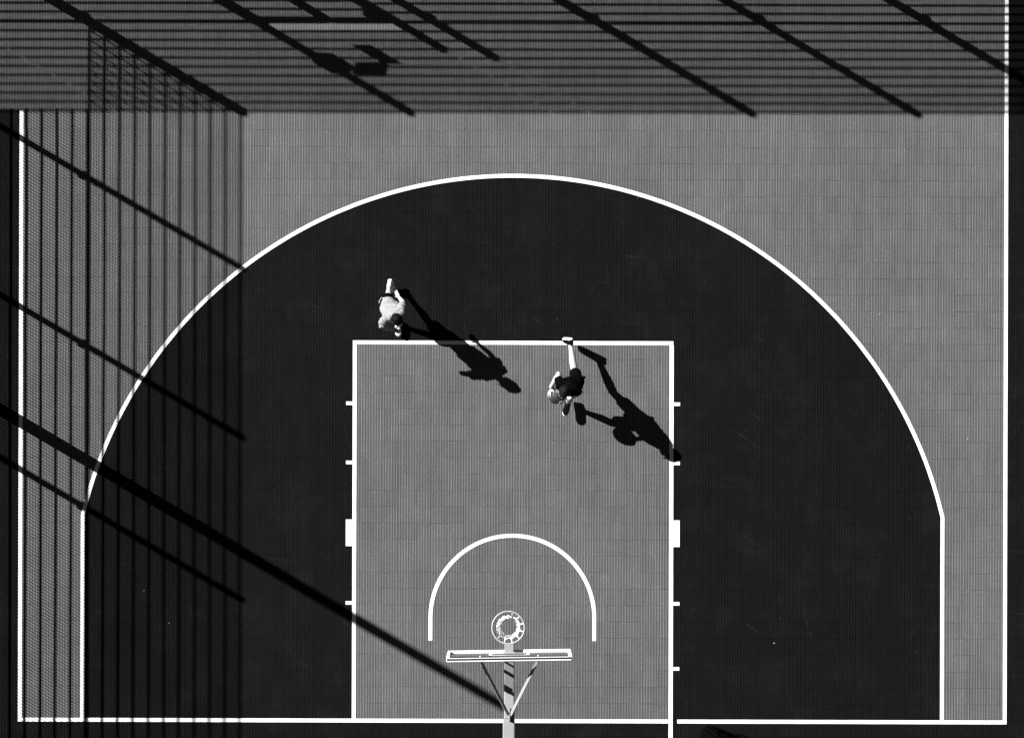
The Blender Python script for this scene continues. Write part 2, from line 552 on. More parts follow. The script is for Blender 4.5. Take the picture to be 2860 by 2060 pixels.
ft = empty('wire_fence', (0, FY, 0), 'dark welded wire fence across the far side of the court, seen by its striped shadow', 'fence')
GX = [FX, -6.247, -3.52, -1.024, 1.507, 4.04, 6.57, 9.1]
fence_post(ft, FX, FY, 4.03, 0.112, 0.112)
fence_post(ft, -12.75, FY, 4.03, 0.092, 0.092)
for i, xx in enumerate(GX[1:]):
    if i == 1: fence_post(ft, xx, FY, 2.787, 0.092, 0.092)
    else: fence_post(ft, xx, FY, 4.03, 0.092, 0.092)
GATE_B = -4.095
fence_post(ft, GATE_B, FY, 2.6, 0.092, 0.092, clamps=())
for z0, z1 in ((0.08, 1.975), (2.0, 4.0)):
    wire_panel(ft, (-12.7, FY), (-10.78, FY), z0, z1, (0, 1), lean0=0)
    wire_panel(ft, (-10.73, FY), (FX - .05, FY), z0, z1, (0, 1), lean0=0)
for i in range(len(GX) - 1):
    xa, xb = GX[i] + .045, GX[i + 1] - .045
    if i == 1:                     # above the double gate, and the narrow filler beside it
        wire_panel(ft, (xa, FY), (GATE_B, FY), 2.2, 4.0, (0, 1), lean0=0)
        wire_panel(ft, (GATE_B + .05, FY), (xb + .04, FY), 2.0, 4.0, (0, 1), lean0=0)
        wire_panel(ft, (GATE_B + .045, FY), (xb, FY), 0.08, 1.975, (0, 1))
    else:
        wire_panel(ft, (xa, FY), (xb, FY), 2.0, 4.0, (0, 1), lean0=0 if i == 2 else None)
        wire_panel(ft, (xa, FY), (xb, FY), 0.08, 1.975, (0, 1))
# two gate leaves
mid = -5.105
for (xa, xb, side, lab) in ((GX[1] + .06, mid - .012, -1, 'left steel mesh leaf of the double gate in the far fence'), (mid + .012, GATE_B - .06, 1, 'right steel mesh leaf of the double gate in the far fence, with lock case')):
    gl = empty('gate_leaf', ((xa + xb) / 2, FY, 0), lab, 'gate', 'gate leaves')
    bm = bmesh.new()
    for xx in (xa + .03, xb - .03): box(bm, (xx, FY, 1.02), (.06, .05, 1.94))
    mesh_obj('frame', bm, M_FENCE, gl)
    for zz in (.08, 1.02, 1.955):
        bm = bmesh.new(); box(bm, ((xa + xb) / 2, FY, zz), (xb - xa - .121, .05, .08 if zz > 1.5 else .05)); mesh_obj('rail', bm, M_FENCE, gl)
    wire_panel(gl, (xa + .06, FY), (xb - .06, FY), .12, 1.9, (0, 1))
    if side > 0:
        bm = bmesh.new(); box(bm, (xb - .09, FY - .02, 1.84), (.20, .09, .20), bevel=.01); mesh_obj('lock_case', bm, M_FENCE, gl)
# sign and floodlight on the fence
bm = bmesh.new(); box(bm, (-5.185, FY - .03 - .012, 2.655), (.30, .004, .43))
sg = mesh_obj('fence_sign', bm, M_SIGN); tag(sg, 'small upright plate hung on the far fence beside the floodlight', 'sign')
fd = empty('floodlight', (-6.247, FY, 2.84), 'box floodlight clamped to the far fence post, throwing the chunky shadow', 'floodlight')
bm = bmesh.new(); box(bm, (-6.04, FY - .08, 2.80), (.34, .18, .30), bevel=.06); mesh_obj('driver_box', bm, M_FENCE, fd)
bm = bmesh.new(); box(bm, (-5.62, FY - .055, 2.955), (.47, .20, .06), rot=Matrix.Rotation(R(12), 3, 'X'), bevel=.015)
hd = mesh_obj('lamp_housing', bm, M_FENCE, fd)
bm = bmesh.new(); box(bm, (-5.90, FY - .06, 2.92), (.12, .05, .05)); mesh_obj('yoke', bm, M_FENCE, fd)
bm = bmesh.new(); box(bm, (-5.62, FY - .063, 2.921), (.43, .12, .005), rot=Matrix.Rotation(R(12), 3, 'X')); mesh_obj('lamp_glass', bm, M_GLASS, hd)
bm = bmesh.new(); tube(bm, [(-6.2, FY - .05, 2.62), (-6.17, FY - .09, 2.55), (-6.11, FY - .09, 2.53), (-6.06, FY - .06, 2.58), (-6.05, FY - .05, 2.68)], .009, 6); mesh_obj('cable', bm, M_GASK, fd)

# tall mast outside the left fence
ms = empty('steel_mast', (-9.0, 5.377, 0), 'tall round steel mast outside the left fence, casting the long diagonal shadow', 'mast')
bm = bmesh.new(); tube(bm, [(-9.0, 5.377, 0), (-9.0, 5.377, 2.6), (-9.0, 5.377, 7.7)], [.092, .090, .078], 20); mesh_obj('pole', bm, M_GALV, ms, True)
bm = bmesh.new(); tube(bm, [(-9.0, 5.377, 7.701), (-9.0, 5.377, 7.74)], [.082, .04], 20); mesh_obj('cap', bm, M_GASK, ms)
bm = bmesh.new(); box(bm, (-9.0, 5.377, -.03), (.34, .34, .03)); mesh_obj('base_plate', bm, M_GALV, ms)
bm = bmesh.new(); box(bm, (-9.09, 5.377, .7), (.02, .09, .3), bevel=.004); mesh_obj('hatch', bm, M_GALV, ms)

# ------------------------------------------------------------------ hoop stand
BX, YAW = -0.043, R(1.05)
hs = empty('basketball_hoop', (BX, -1.25, 0), 'basketball hoop with clear backboard and white net over the lane', 'basketball hoop')
B = Matrix.Translation((BX, 1.208, 0)) @ Matrix.Rotation(YAW, 4, 'Z')     # board space: x along, y towards the court
def bx(bm, c, s, bevel=0.0, mat=None):
    tmp = bmesh.new()
    box(tmp, c, s, bevel=bevel)
    me = bpy.data.meshes.new('t'); bmesh.ops.transform(tmp, matrix=(mat or B), verts=tmp.verts); tmp.to_mesh(me); tmp.free()
    bm.from_mesh(me); bpy.data.meshes.remove(me)

# pole and arm
bm = bmesh.new(); box(bm, (BX, -1.25, 1.62), (.19, .19, 3.3), bevel=.015); pole = mesh_obj('pole', bm, M_ARM, hs)
bm = bmesh.new(); box(bm, (BX, -1.25, -.02), (.5, .5, .04)); bp = mesh_obj('base_plate', bm, M_GALV, hs)
for sx in (-1, 1):
    for sy in (-1, 1):
        bm = bmesh.new(); tube(bm, [(BX + sx * .19, -1.25 + sy * .19, 0), (BX + sx * .19, -1.25 + sy * .19, .05)], .014, 6); mesh_obj('bolt', bm, M_BOLT, bp)
ARM_Z = 3.04     # centre height of the arm
bm = bmesh.new(); box(bm, (BX - .004, -.47, ARM_Z), (.172, 1.49, .172), bevel=.014); mesh_obj('arm_sleeve', bm, M_ARM, hs)
bm = bmesh.new(); box(bm, (BX, .725, ARM_Z), (.15, .90, .15), bevel=.016); arm = mesh_obj('arm', bm, M_ARM, hs)
# weld bead / joint line on the arm
bm = bmesh.new(); box(bm, (BX, .83, ARM_Z), (.1512, .006, .1512)); mesh_obj('weld_seam', bm, M_GALV, arm)
# mounting plate behind the board
bm = bmesh.new(); bx(bm, (0, -.027, 3.05), (.30, .012, .34)); mesh_obj('mounting_plate', bm, M_ARM, hs)
# gusset where the struts meet
AP = Vector((BX + .006, .335, 3.24))
bm = bmesh.new()
for w_ in (0,):
    vs_ = [bm.verts.new((AP.x + sx * .006, yy, zz)) for sx in (-1, 1) for yy, zz in ((.24, 3.118), (.44, 3.118), (.40, 3.19), (.345, 3.27), (.27, 3.27))]
    a_, b_ = vs_[:5], vs_[5:]
    bm.faces.new(a_); bm.faces.new(b_[::-1])
    for i in range(5): bm.faces.new((a_[i], b_[i], b_[(i + 1) % 5], a_[(i + 1) % 5]))
bmesh.ops.recalc_face_normals(bm, faces=bm.faces)
mesh_obj('gusset', bm, M_ARM, hs)
for s in (-1, 1):
    top = B @ Vector((s * .405, -.05, 3.72))
    bm = bmesh.new()
    end = AP + Vector((s * .016, .012, 0))
    t_ = (end - top).normalized(); inn = Vector((-s, 0, 0)); inn = (inn - t_ * inn.dot(t_)).normalized()
    nz = (t_.cross(inn)); nz = nz if nz.z > 0 else -nz
    nf = (inn * math.sin(R(60)) + nz * math.cos(R(60))); wf = t_.cross(nf).normalized()
    q_ = [[bm.verts.new(p + wf * a_ * .027 + nf * b_ * .0045) for a_, b_ in ((-1, -1), (1, -1), (1, 1), (-1, 1))] for p in (top, end)]
    for j in range(4): bm.faces.new((q_[0][j], q_[0][(j + 1) % 4], q_[1][(j + 1) % 4], q_[1][j]))
    bm.faces.new(q_[0][::-1]); bm.faces.new(q_[1])
    bmesh.ops.recalc_face_normals(bm, faces=bm.faces)
    st = mesh_obj('strut', bm, M_ARM, hs)
    bm = bmesh.new(); bx(bm, (s * .405, -.034, 3.58), (.05, .026, .40)); mesh_obj('bracket', bm, M_ARM, st)
    bm = bmesh.new(); tube(bm, [B @ Vector((s * .415, .0, 3.70)), B @ Vector((s * .415, .034, 3.70))], .013, 8); mesh_obj('bolt', bm, M_BOLT, st)

# backboard: acrylic sheet in a white frame with a black gasket
bb = link('backboard', None, hs)
bb.matrix_parent_inverse = parent_matrix(hs).inverted()
W2, Z0, Z1 = 0.90, 2.90, 3.95
def bpart(name, c, s, mat, bevel=0.0, par=None):
    bm = bmesh.new(); bx(bm, c, s, bevel); return mesh_obj(name, bm, mat, par or bb)
bpart('acrylic_sheet', (0, .016, (Z0 + Z1) / 2), (2 * W2 - .07, .010, Z1 - Z0 - .07), M_GLASS)
bpart('frame_bottom', (0, .031, Z0 + .016), (2 * W2 - .02, .054, .032), M_FRAME, .004)
bpart('frame_top', (0, -.0215, Z1 - .026), (2 * W2 - .02, .0185, .052), M_FRAME, .003)
bpart('top_gasket', (0, .0, Z1 - .019), (2 * W2 - .016, .0235, .046), M_GASK)
bpart('top_lip', (0, .0165, Z1 - .024), (2 * W2 - .10, .0085, .040), M_FRAME, .002)
for s in (-1, 1):
    bpart('frame_side', (s * (W2 - .025), -.001 + .009, (Z0 + Z1) / 2 - .0125), (.05, .080, Z1 - Z0 - .092), M_FRAME, .004)
    bpart('corner_pad', (s * (W2 + .004), -.002, Z0 + .16), (.008, .05, .34), M_GASK)
# painted target rectangle
TW, TZ0, TZ1 = .295, 3.05, 3.50
for c, s_ in (((0, .0225, TZ1 - .025), (2 * TW, .003, .05)), ((0, .0225, TZ0 + .025), (2 * TW, .003, .05))):
    bpart('target_line', c, s_, M_FRAME)
for s in (-1, 1):
    bpart('target_line', (s * (TW - .025), .0225, (TZ0 + TZ1) / 2), (.05, .003, TZ1 - TZ0 - .1005), M_FRAME)

# rim, its bracket and the net
HC = Vector((-0.058, 1.596, 3.05))
rim_o = link('rim', None, hs); rim_o.matrix_parent_inverse = parent_matrix(hs).inverted()
bm = bmesh.new()
tube(bm, [HC + Vector((math.cos(2 * math.pi * i / 64) * .235, math.sin(2 * math.pi * i / 64) * .235, 0)) for i in range(64)], .0120, 10, closed=True)
mesh_obj('ring', bm, M_RIM, rim_o, True)
bm = bmesh.new(); bx(bm, (-.004, .088, 3.052), (.132, .13, .014), .003); mesh_obj('bracket_plate', bm, M_ARM, rim_o)
for s in (-1, 1):
    bm = bmesh.new()
    p0 = B @ Vector((s * .058, .03, 2.93)); p1 = B @ Vector((s * .058, .15, 3.035))
    bar(bm, p0, p1, .010, .05); mesh_obj('brace', bm, M_ARM, rim_o)
bm = bmesh.new(); bx(bm, (0, .031, 3.0), (.17, .012, .16)); mesh_obj('back_plate', bm, M_ARM, rim_o)
for i in range(12):
    a = 2 * math.pi * (i + .5) / 12
    bm = bmesh.new()
    tube(bm, [HC + Vector((math.cos(a) * .232, math.sin(a) * .232, -.008)), HC + Vector((math.cos(a) * .226, math.sin(a) * .226, -.022)), HC + Vector((math.cos(a) * .218, math.sin(a) * .218, -.012))], .004, 6)
    mesh_obj('net_hook', bm, M_RIM, rim_o)

net = link('net', None, hs); net.matrix_parent_inverse = parent_matrix(hs).inverted()
rn = random.Random(3)
levels = [(.224, -.014), (.176, -.070), (.164, -.135), (.152, -.205), (.141, -.275), (.132, -.34), (.126, -.40)]
def net_pt(lv, k):
    r_, z_ = levels[lv]
    a = 2 * math.pi * (k + .5 * ((lv - 1) % 2 if lv else 0) + .5 + (.34 * (lv - 1) if lv else 0)) / 12
    j = noise.noise(Vector((lv * 3.1, (k % 12) * 1.7, 4.0)))
    r_ *= 1 + (.02 * j if lv else 0)
    return HC + Vector((math.cos(a) * r_ + .004 * lv * .3, math.sin(a) * r_ - .002 * lv, z_ + (.018 * j if lv else 0)))
bm = bmesh.new()
for k in range(12):          # short single cords from the hooks, then the diamond mesh
    tube(bm, [net_pt(0, k), (net_pt(0, k) + net_pt(1, k)) / 2 + Vector((rn.uniform(-.004, .004), rn.uniform(-.004, .004), -.004)), net_pt(1, k)], .0080, 6)
    for lv in range(1, 6):
        for s in (0, 1):
            kk = k - s if lv % 2 == 1 else k + s
            p, q = net_pt(lv, k), net_pt(lv + 1, kk)
            mid_ = (p + q) / 2 + Vector((rn.uniform(-.004, .004), rn.uniform(-.004, .004), -.006))
            tube(bm, [p, mid_, q], .0082, 6)
for lv in range(1, 7):
    for k in range(12):
        bmesh.ops.create_icosphere(bm, subdivisions=1, radius=.0078, matrix=Matrix.Translation(net_pt(lv, k)))
tag(mesh_obj('cord_mesh', bm, M_NET, net, True), kind='stuff')

# ------------------------------------------------------------------ people
class Blob:
    """collects closed shapes and fuses them into one skin"""
    def __init__(s): s.bm = bmesh.new()
    def ball(s, c, r, sub=2, rot=None):
        r = (r, r, r) if isinstance(r, (int, float)) else r
        m = Matrix.Translation(Vector(c)) @ ((rot.to_4x4()) if rot is not None else Matrix.Identity(4)) @ Matrix.Diagonal((r[0], r[1], r[2], 1))
        bmesh.ops.create_icosphere(s.bm, subdivisions=sub, radius=1.0, matrix=m)
    def limb(s, pts, rs, n=14, ends=True):
        tube(s.bm, pts, rs, n)
        if ends:
            for p, r in zip(pts, rs): s.ball(p, r, 2 if r > .015 else 1)
        else:
            for p, r in list(zip(pts, rs))[:-1]: s.ball(p, r, 2)
    def loft(s, rings, n=20):
        """rings: (centre, half-width vector, half-depth vector)"""
        R_ = []
        for c, u, v in rings:
            c = Vector(c)
            R_.append([s.bm.verts.new(c + u * math.cos(2 * math.pi * j / n) + v * math.sin(2 * math.pi * j / n)) for j in range(n)])
        fs = []
        for a, b in zip(R_, R_[1:]):
            for j in range(n):
                fs.append(s.bm.faces.new((a[j], a[(j + 1) % n], b[(j + 1) % n], b[j])))
        fs.append(s.bm.faces.new(R_[0][::-1])); fs.append(s.bm.faces.new(R_[-1]))
        bmesh.ops.recalc_face_normals(s.bm, faces=fs)
    def done(s, name, mat, parent, voxel=.008, smooth=4, fold=None):
        me = bpy.data.meshes.new('src'); s.bm.to_mesh(me); s.bm.free()
        o = bpy.data.objects.new('src', me); COL.objects.link(o)
        md = o.modifiers.new('r', 'REMESH'); md.mode = 'VOXEL'; md.voxel_size = voxel; md.use_smooth_shade = True
        if smooth:
            ms_ = o.modifiers.new('s', 'SMOOTH'); ms_.factor = .5; ms_.iterations = smooth
        dg = bpy.context.evaluated_depsgraph_get()
        dg.update()
        out = bpy.data.meshes.new_from_object(o.evaluated_get(dg))
        bpy.data.objects.remove(o); bpy.data.meshes.remove(me)
        out.name = name
        if fold:
            amp, sc, axis = fold
            for v, nn in zip(out.vertices, [Vector(v.normal) for v in out.vertices]):
                c = v.co
                q = Vector((c.x * sc[0], c.y * sc[1], c.z * sc[2]))
                w_ = noise.noise(q * .6) * 2.2
                rdg = 1 - abs(noise.noise(Vector((q.x * .7 + w_, q.y * .7, q.z * 1.1 + w_)))) * 2.4
                d = noise.noise(q) * amp * .6 + rdg * amp * .55 + noise.noise(q * 2.7) * amp * .3
                v.co = c + nn * d
        out.materials.clear(); out.materials.append(mat)
        for p in out.polygons: p.use_smooth = True
        ob = link(name, out, parent)
        if parent is not None: ob.matrix_parent_inverse = parent_matrix(parent).inverted()
        return ob

def lerp(a, b, t): return a + (b - a) * t

def hand_free(bl, wrist, tip, palm_n, thumb_side, sc=1.0, curl=.5):
    """relaxed hand: palm, four fingers of unequal length, thumb from the side of the palm"""
    d = (tip - wrist).normalized()
    palm_n = (palm_n - d * palm_n.dot(d)).normalized()
    side = d.cross(palm_n) * thumb_side
    pc = wrist + d * .048 * sc
    rot = Matrix((side, d, palm_n)).transposed()
    bl.ball(pc, (.040 * sc, .050 * sc, .015 * sc), 2, rot)
    base = wrist + d * .085 * sc
    for i, (off, ln) in enumerate(((.028, .066), (.009, .076), (-.010, .070), (-.028, .054))):
        p = base + side * off * sc - d * (.006 * abs(off) / .028)
        dd = (d + side * off * 2.2).normalized()
        pts = [p - dd * .02, p]
        ang = 0
        for kk in range(3):
            ang += curl * (.35 + .25 * kk)
            v = dd * math.cos(ang) + palm_n * math.sin(ang)
            p = p + v * ln * sc * (.45, .32, .23)[kk]
            pts.append(p)
        bl.limb(pts, [.010 * sc, .0095 * sc, .009 * sc, .0082 * sc, .0072 * sc], 8)
    p = wrist + d * .025 * sc + side * .026 * sc
    v1 = (side * .75 + d * .65 + palm_n * .25).normalized(); v2 = (side * .35 + d * .9 + palm_n * .3).normalized()
    bl.limb([p - side * .012, p + v1 * .034 * sc, p + v1 * .034 * sc + v2 * .034 * sc], [.013 * sc, .011 * sc, .008 * sc], 8)

def hand_on_ball(bl, wrist, c, r, finger_dir, thumb_sign, sc=1.0):
    n0 = (wrist - c).normalized()
    t = (finger_dir - n0 * finger_dir.dot(n0)).normalized()
    b = n0.cross(t) * thumb_sign
    def pt(th, az, h): 
        dv = t * math.cos(az) + b * math.sin(az)
        return c + (n0 * math.cos(th) + dv * math.sin(th)) * (r + h)
    # wrist to palm
    wp = pt(-.18, 0, .034)
    bl.limb([wrist, wp, pt(.10, 0, .020)], [.027, .025, .022], 10)
    for az in (-.45, -.15, .15, .45):
        bl.limb([pt(.02, az, .018), pt(.42, az, .015)], [.019, .016], 8)
    for az, ln in ((-.62, .80), (-.24, .95), (.10, 1.0), (.42, .93)):
        pts = [pt(.30, az * .95, .015), pt(.30 + .30 * ln, az, .0125), pt(.30 + .55 * ln, az * 1.02, .0105), pt(.30 + .75 * ln, az * 1.04, .0085)]
        bl.limb(pts, [.0105 * sc, .0098 * sc, .009 * sc, .0078 * sc], 8)
    bl.limb([pt(.05, .9, .017), pt(.33, 1.35, .013), pt(.58, 1.25, .010)], [.014, .012, .009], 8)

def shoe(parent, heel, toe, ankle, mat, solemat, lab=None, sockmat=None, sc=1.0):
    heel, toe, ankle = Vector(heel), Vector(toe), Vector(ankle)
    d = (toe - heel).normalized()
    up = (ankle - heel); up = (up - d * up.dot(d)).normalized()
    sd = d.cross(up)
    L = .285 * sc
    c0 = heel - d * .012 - up * .022
    s_ = lambda t, w, off=0: (t, w, off)
    prof = [(-.006, .014, .0), (.004, .027, .0), (.03, .036, .0), (.10, .038, .0), (.16, .037, .002), (.205, .045, .004), (.24, .045, .004), (.268, .037, .003), (.287, .024, .002), (.297, .010, .001)]
    top = [.055, .078, .086, .086, .074, .060, .049, .038, .027, .014]
    b = Blob()
    b.loft([(c0 + d * t * sc + sd * o + up * (.024 + h * .5), sd * w * 1.12, up * h * .56) for (t, w, o), h in zip(prof, top)])
    b.limb([c0 + d * .055 * sc + up * .075, lerp(c0 + d * .055 * sc + up * .085, ankle, .75)], [.036, .037], 12)
    sh = b.done('shoe', mat, parent, .006, 3)
    if lab: sh['label'] = lab
    b = Blob()
    b.loft([(c0 + d * t * sc + sd * o + up * .012, sd * (w + .007), up * .020) for (t, w, o) in prof])
    b.done('sole', solemat, sh, .006, 2)
    # laces
    bm = bmesh.new()
    for i in range(4):
        t = .115 + .03 * i
        h = .098 - .011 * i
        p = c0 + d * t * sc + up * h
        tube(bm, [p - sd * .022 - up * .006, p + up * .004, p + sd * .022 - up * .006], .0028, 5)
    mesh_obj('laces', bm, M_SOLE if mat is M_BSHOE else M_SOCK, sh)
    return sh

def person(J, name_label, cfg):
    J = {k: Vector(v) for k, v in J.items()}
    root = empty('person', (J['pelvis'].x, J['pelvis'].y, 0), name_label, 'person')
    S = cfg['scale']
    HW = cfg.get('hipw', 1.0)
    up = (J['neck'] - J['pelvis']).normalized()
    rt = J['r_shoulder'] - J['l_shoulder']; rt = (rt - up * rt.dot(up)).normalized()
    fw = up.cross(rt)
    hrt = J['r_hip'] - J['l_hip']; hrt = (hrt - up * hrt.dot(up)).normalized()
    hfw = up.cross(hrt)
    mrt = (rt + hrt).normalized(); mfw = up.cross(mrt)
    skin = cfg['skin']
    # --- body: one skin
    b = Blob()
    P, W, C, NK, HD = J['pelvis'], J['waist'], J['chest'], J['neck'], J['head']
    sw = (J['r_shoulder'] - J['l_shoulder']).length / 2
    b.loft([(P - up * .10, hrt * .09 * S, hfw * .07 * S), (P - up * .03, hrt * .135 * S * HW, hfw * .095 * S), (P + up * .05, hrt * .132 * S * HW, hfw * .092 * S),
            (W, mrt * .128 * S, mfw * .088 * S), (C, rt * .148 * S, fw * .105 * S), (lerp(C, NK, .55), rt * .150 * S, fw * .095 * S),
            (lerp(C, NK, .85), rt * .105 * S, fw * .070 * S), (NK, rt * .055, fw * .055)])
    hd_up = (HD - NK).normalized(); hd_up = (hd_up * .55 + Vector((0, 0, 1)) * .45).normalized() if cfg.get('look_down') is None else (hd_up + Vector(cfg['look_down'])).normalized()
    hf = Vector(cfg['face']); hf = (hf - hd_up * hf.dot(hd_up)).normalized()
    hr = hf.cross(hd_up)
    b.limb([NK - up * .03, lerp(NK, HD, .55)], [.054, .050], 14)
    rotH = Matrix((hr, hf, hd_up)).transposed()
    b.ball(HD + hd_up * .015 - hf * .008, (.074, .092, .098), 3, rotH)            # skull
    b.ball(HD - hd_up * .055 + hf * .030, (.054, .058, .062), 3, rotH)             # jaw
    b.limb([HD + hf * .085 + hd_up * .012, HD + hf * .108 - hd_up * .026], [.009, .0135], 8)   # nose
    b.limb([HD + hf * .087 - hd_up * .058 - hr * .02, HD + hf * .091 - hd_up * .058, HD + hf * .087 - hd_up * .058 + hr * .02], [.006, .0075, .006], 8)  # mouth
    for s in (-1, 1):
        b.ball(HD + hr * s * .077 - hf * .005 - hd_up * .012, (.010, .020, .031), 2, rotH)   # ears
        b.ball(HD + hr * s * .032 + hf * .080 + hd_up * .028, (.022, .012, .008), 2, rotH)   # brows
    # arms
    for s in ('r', 'l'):
        sh, el, wr = J[s + '_shoulder'], J[s + '_elbow'], J[s + '_wrist']
        inner = lerp(sh, lerp(C, NK, .75), .5)
        b.limb([inner, sh, lerp(sh, el, .4), el, lerp(el, wr, .3), wr],
               [.062 * S, .055 * S, .047 * S, .038 * S, .040 * S, .027 * S], 14)
    # legs
    for s in ('r', 'l'):
        hp, kn, an = J[s + '_hip'], J[s + '_knee'], J[s + '_ankle']
        back = (-hfw)
        b.limb([hp, lerp(hp, kn, .35), lerp(hp, kn, .8), kn, lerp(kn, an, .3) + back * .010, lerp(kn, an, .7), an],
               [.086 * S, .080 * S, .060 * S, .053 * S, .055 * S, .040 * S, .034 * S], 16)
        hl, to = J[s + '_heel'], J[s + '_toe']
        d = (to - hl).normalized()
        b.limb([an, hl + d * .03, hl + d * .14, hl + d * .21], [.034, .030, .028, .020], 10)
    cfg['hands'](b, J)
    b.done('body', skin, root, .0055, 3)
    for s in (-1, 1):
        bm = bmesh.new()
        bmesh.ops.create_icosphere(bm, subdivisions=2, radius=.0105, matrix=Matrix.Translation(HD + hr * s * .032 + hf * .081 + hd_up * .012))
        mesh_obj('eye', bm, M_EYE, root, True)
    # --- shirt
    b = Blob()
    e = .016
    hem = cfg.get('hem', .06)
    b.loft([(P - up * hem, hrt * (.140 * S + e) * HW, hfw * (.100 * S + e)), (lerp(P, W, .5) - up * hem * .4, hrt * (.138 * S + e) * HW, hfw * (.098 * S + e)), (W, mrt * (.146 * S + e), mfw * (.104 * S + e)),
            (C, rt * (.156 * S + e), fw * (.112 * S + e)), (lerp(C, NK, .55), rt * (.158 * S + e), fw * (.100 * S + e)),
            (lerp(C, NK, .82), rt * (.118 * S + e), fw * (.078 * S + e)), (lerp(C, NK, .98), rt * .074, fw * .070)], 24)
    for s in ('r', 'l'):
        sh, el = J[s + '_shoulder'], J[s + '_elbow']
        t = cfg['sleeve']
        inner = lerp(sh, lerp(C, NK, .75), .5)
        b.limb([inner, sh, lerp(sh, el, t * .5), lerp(sh, el, t)], [.076 * S, .070 * S, .066 * S, .068 * S], 16, ends=False)
    if cfg.get('tail'):                      # hem flapping out behind
        b.limb([lerp(P, W, .6), lerp(lerp(P, W, .3), Vector(cfg['tail']), .7), Vector(cfg['tail'])], [.085, .045, .018], 12)
    b.done('shirt', cfg['shirt'], root, .007, 2, fold=(cfg['fold'], (7, 7, 13), None))
    # --- shorts
    b = Blob()
    b.loft([(P - up * .12, hrt * .13 * S * HW, hfw * .11 * S), (P - up * .05, hrt * (.142 * S + .008) * HW, hfw * (.102 * S + .008)), (P + up * .05, hrt * (.138 * S + .006) * HW, hfw * (.096 * S + .006))], 24)
    for s in ('r', 'l'):
        hp, kn = J[s + '_hip'], J[s + '_knee']
        t = cfg['short_len']
        b.limb([hp, lerp(hp, kn, t * .5), lerp(hp, kn, t)], [.092 * S * (HW + 1) / 2, .094 * S, cfg.get('flare', .090) * S], 16, ends=False)
    so = b.done('shorts', cfg['shorts'], root, .008, 2, fold=(.006, (10, 10, 10), None))
    if cfg.get('stripe'):
        hp, kn = J['r_hip'], J['r_knee']
        out = hrt
        bm = bmesh.new()
        rs = []
        for t in (-.12, .1, .3, .5, .62):
            c = lerp(hp, kn, t) + out * (.096 * S)
            w_ = hfw * .045
            rs.append([bm.verts.new(c + w_ * q - out * (.010 * abs(q) ** 2) + o_ * out) for q in (-1, 0, 1) for o_ in (0, .008)])
        for a, c in zip(rs, rs[1:]):
            for i0, i1 in ((0, 2), (2, 4), (4, 5), (5, 3), (3, 1), (1, 0)):
                bm.faces.new((a[i0], a[i1], c[i1], c[i0]))
        bm.faces.new([rs[0][i] for i in (0, 2, 4, 5, 3, 1)]); bm.faces.new([rs[-1][i] for i in (1, 3, 5, 4, 2, 0)])
        bmesh.ops.recalc_face_normals(bm, faces=bm.faces)
        mesh_obj('side_panel', bm, M_STRIPE, so, True)
    # --- socks and shoes
    for s in ('r', 'l'):
        an, kn = J[s + '_ankle'], J[s + '_knee']
        b = Blob()
        b.limb([lerp(J[s + '_heel'], an, .6), an, lerp(an, kn, cfg['sock_len'])], [.036, .040 * S, .043 * S], 14, ends=False)
        b.done('sock', cfg['sock'], root, .006, 2)
        shoe(root, J[s + '_heel'], J[s + '_toe'], an, cfg['shoe'][s], cfg['sole'][s], sc=cfg['shoe_scale'])
    # --- hair
    b = Blob()
    b.ball(HD + hd_up * .030 - hf * .020, (.084, .092, .096), 3, rotH)
    if cfg['hair'] == 'bun':
        b.ball(HD - hf * .075 - hd_up * .01, (.060, .035, .06), 3, rotH)
        bun = HD + hd_up * .112 - hf * .045
        b.ball(bun, (.046, .046, .034), 3, rotH)
        hm = b.done('hair', M_HAIR, root, .006, 1, fold=(.006, (40, 40, 40), None))
        bm = bmesh.new()
        tube(bm, [bun - hd_up * .016 + (hr * math.cos(2 * math.pi * i / 20) + hf * math.sin(2 * math.pi * i / 20)) * .043 for i in range(20)], .007, 6, closed=True)
        mesh_obj('hair_tie', bm, M_GASK, hm, True)
        # loose strands at the sides
        bm = bmesh.new()
        rr = random.Random(11)
        for i in range(14):
            a = rr.uniform(-2.6, 2.6)
            dv = -hf * math.cos(a) + hr * math.sin(a)
            p0 = HD + dv * .080 + hd_up * rr.uniform(-.02, .03)
            p1 = p0 + dv * rr.uniform(.002, .015) - hd_up * rr.uniform(.02, .04)
            p2 = p1 + dv * rr.uniform(-.005, .012) - hd_up * rr.uniform(.02, .05) + hr * rr.uniform(-.02, .02)
            tube(bm, [p0, p1, p2], [.006, .0045, .002], 4)
        mesh_obj('loose_strands', bm, M_HAIR, hm, True)
    else:
        b.ball(HD + hd_up * .05 + hf * .02, (.070, .070, .062), 3, rotH)
        b.done('hair', M_HAIR2, root, .006, 2, fold=(.004, (60, 60, 60), None))
    return root

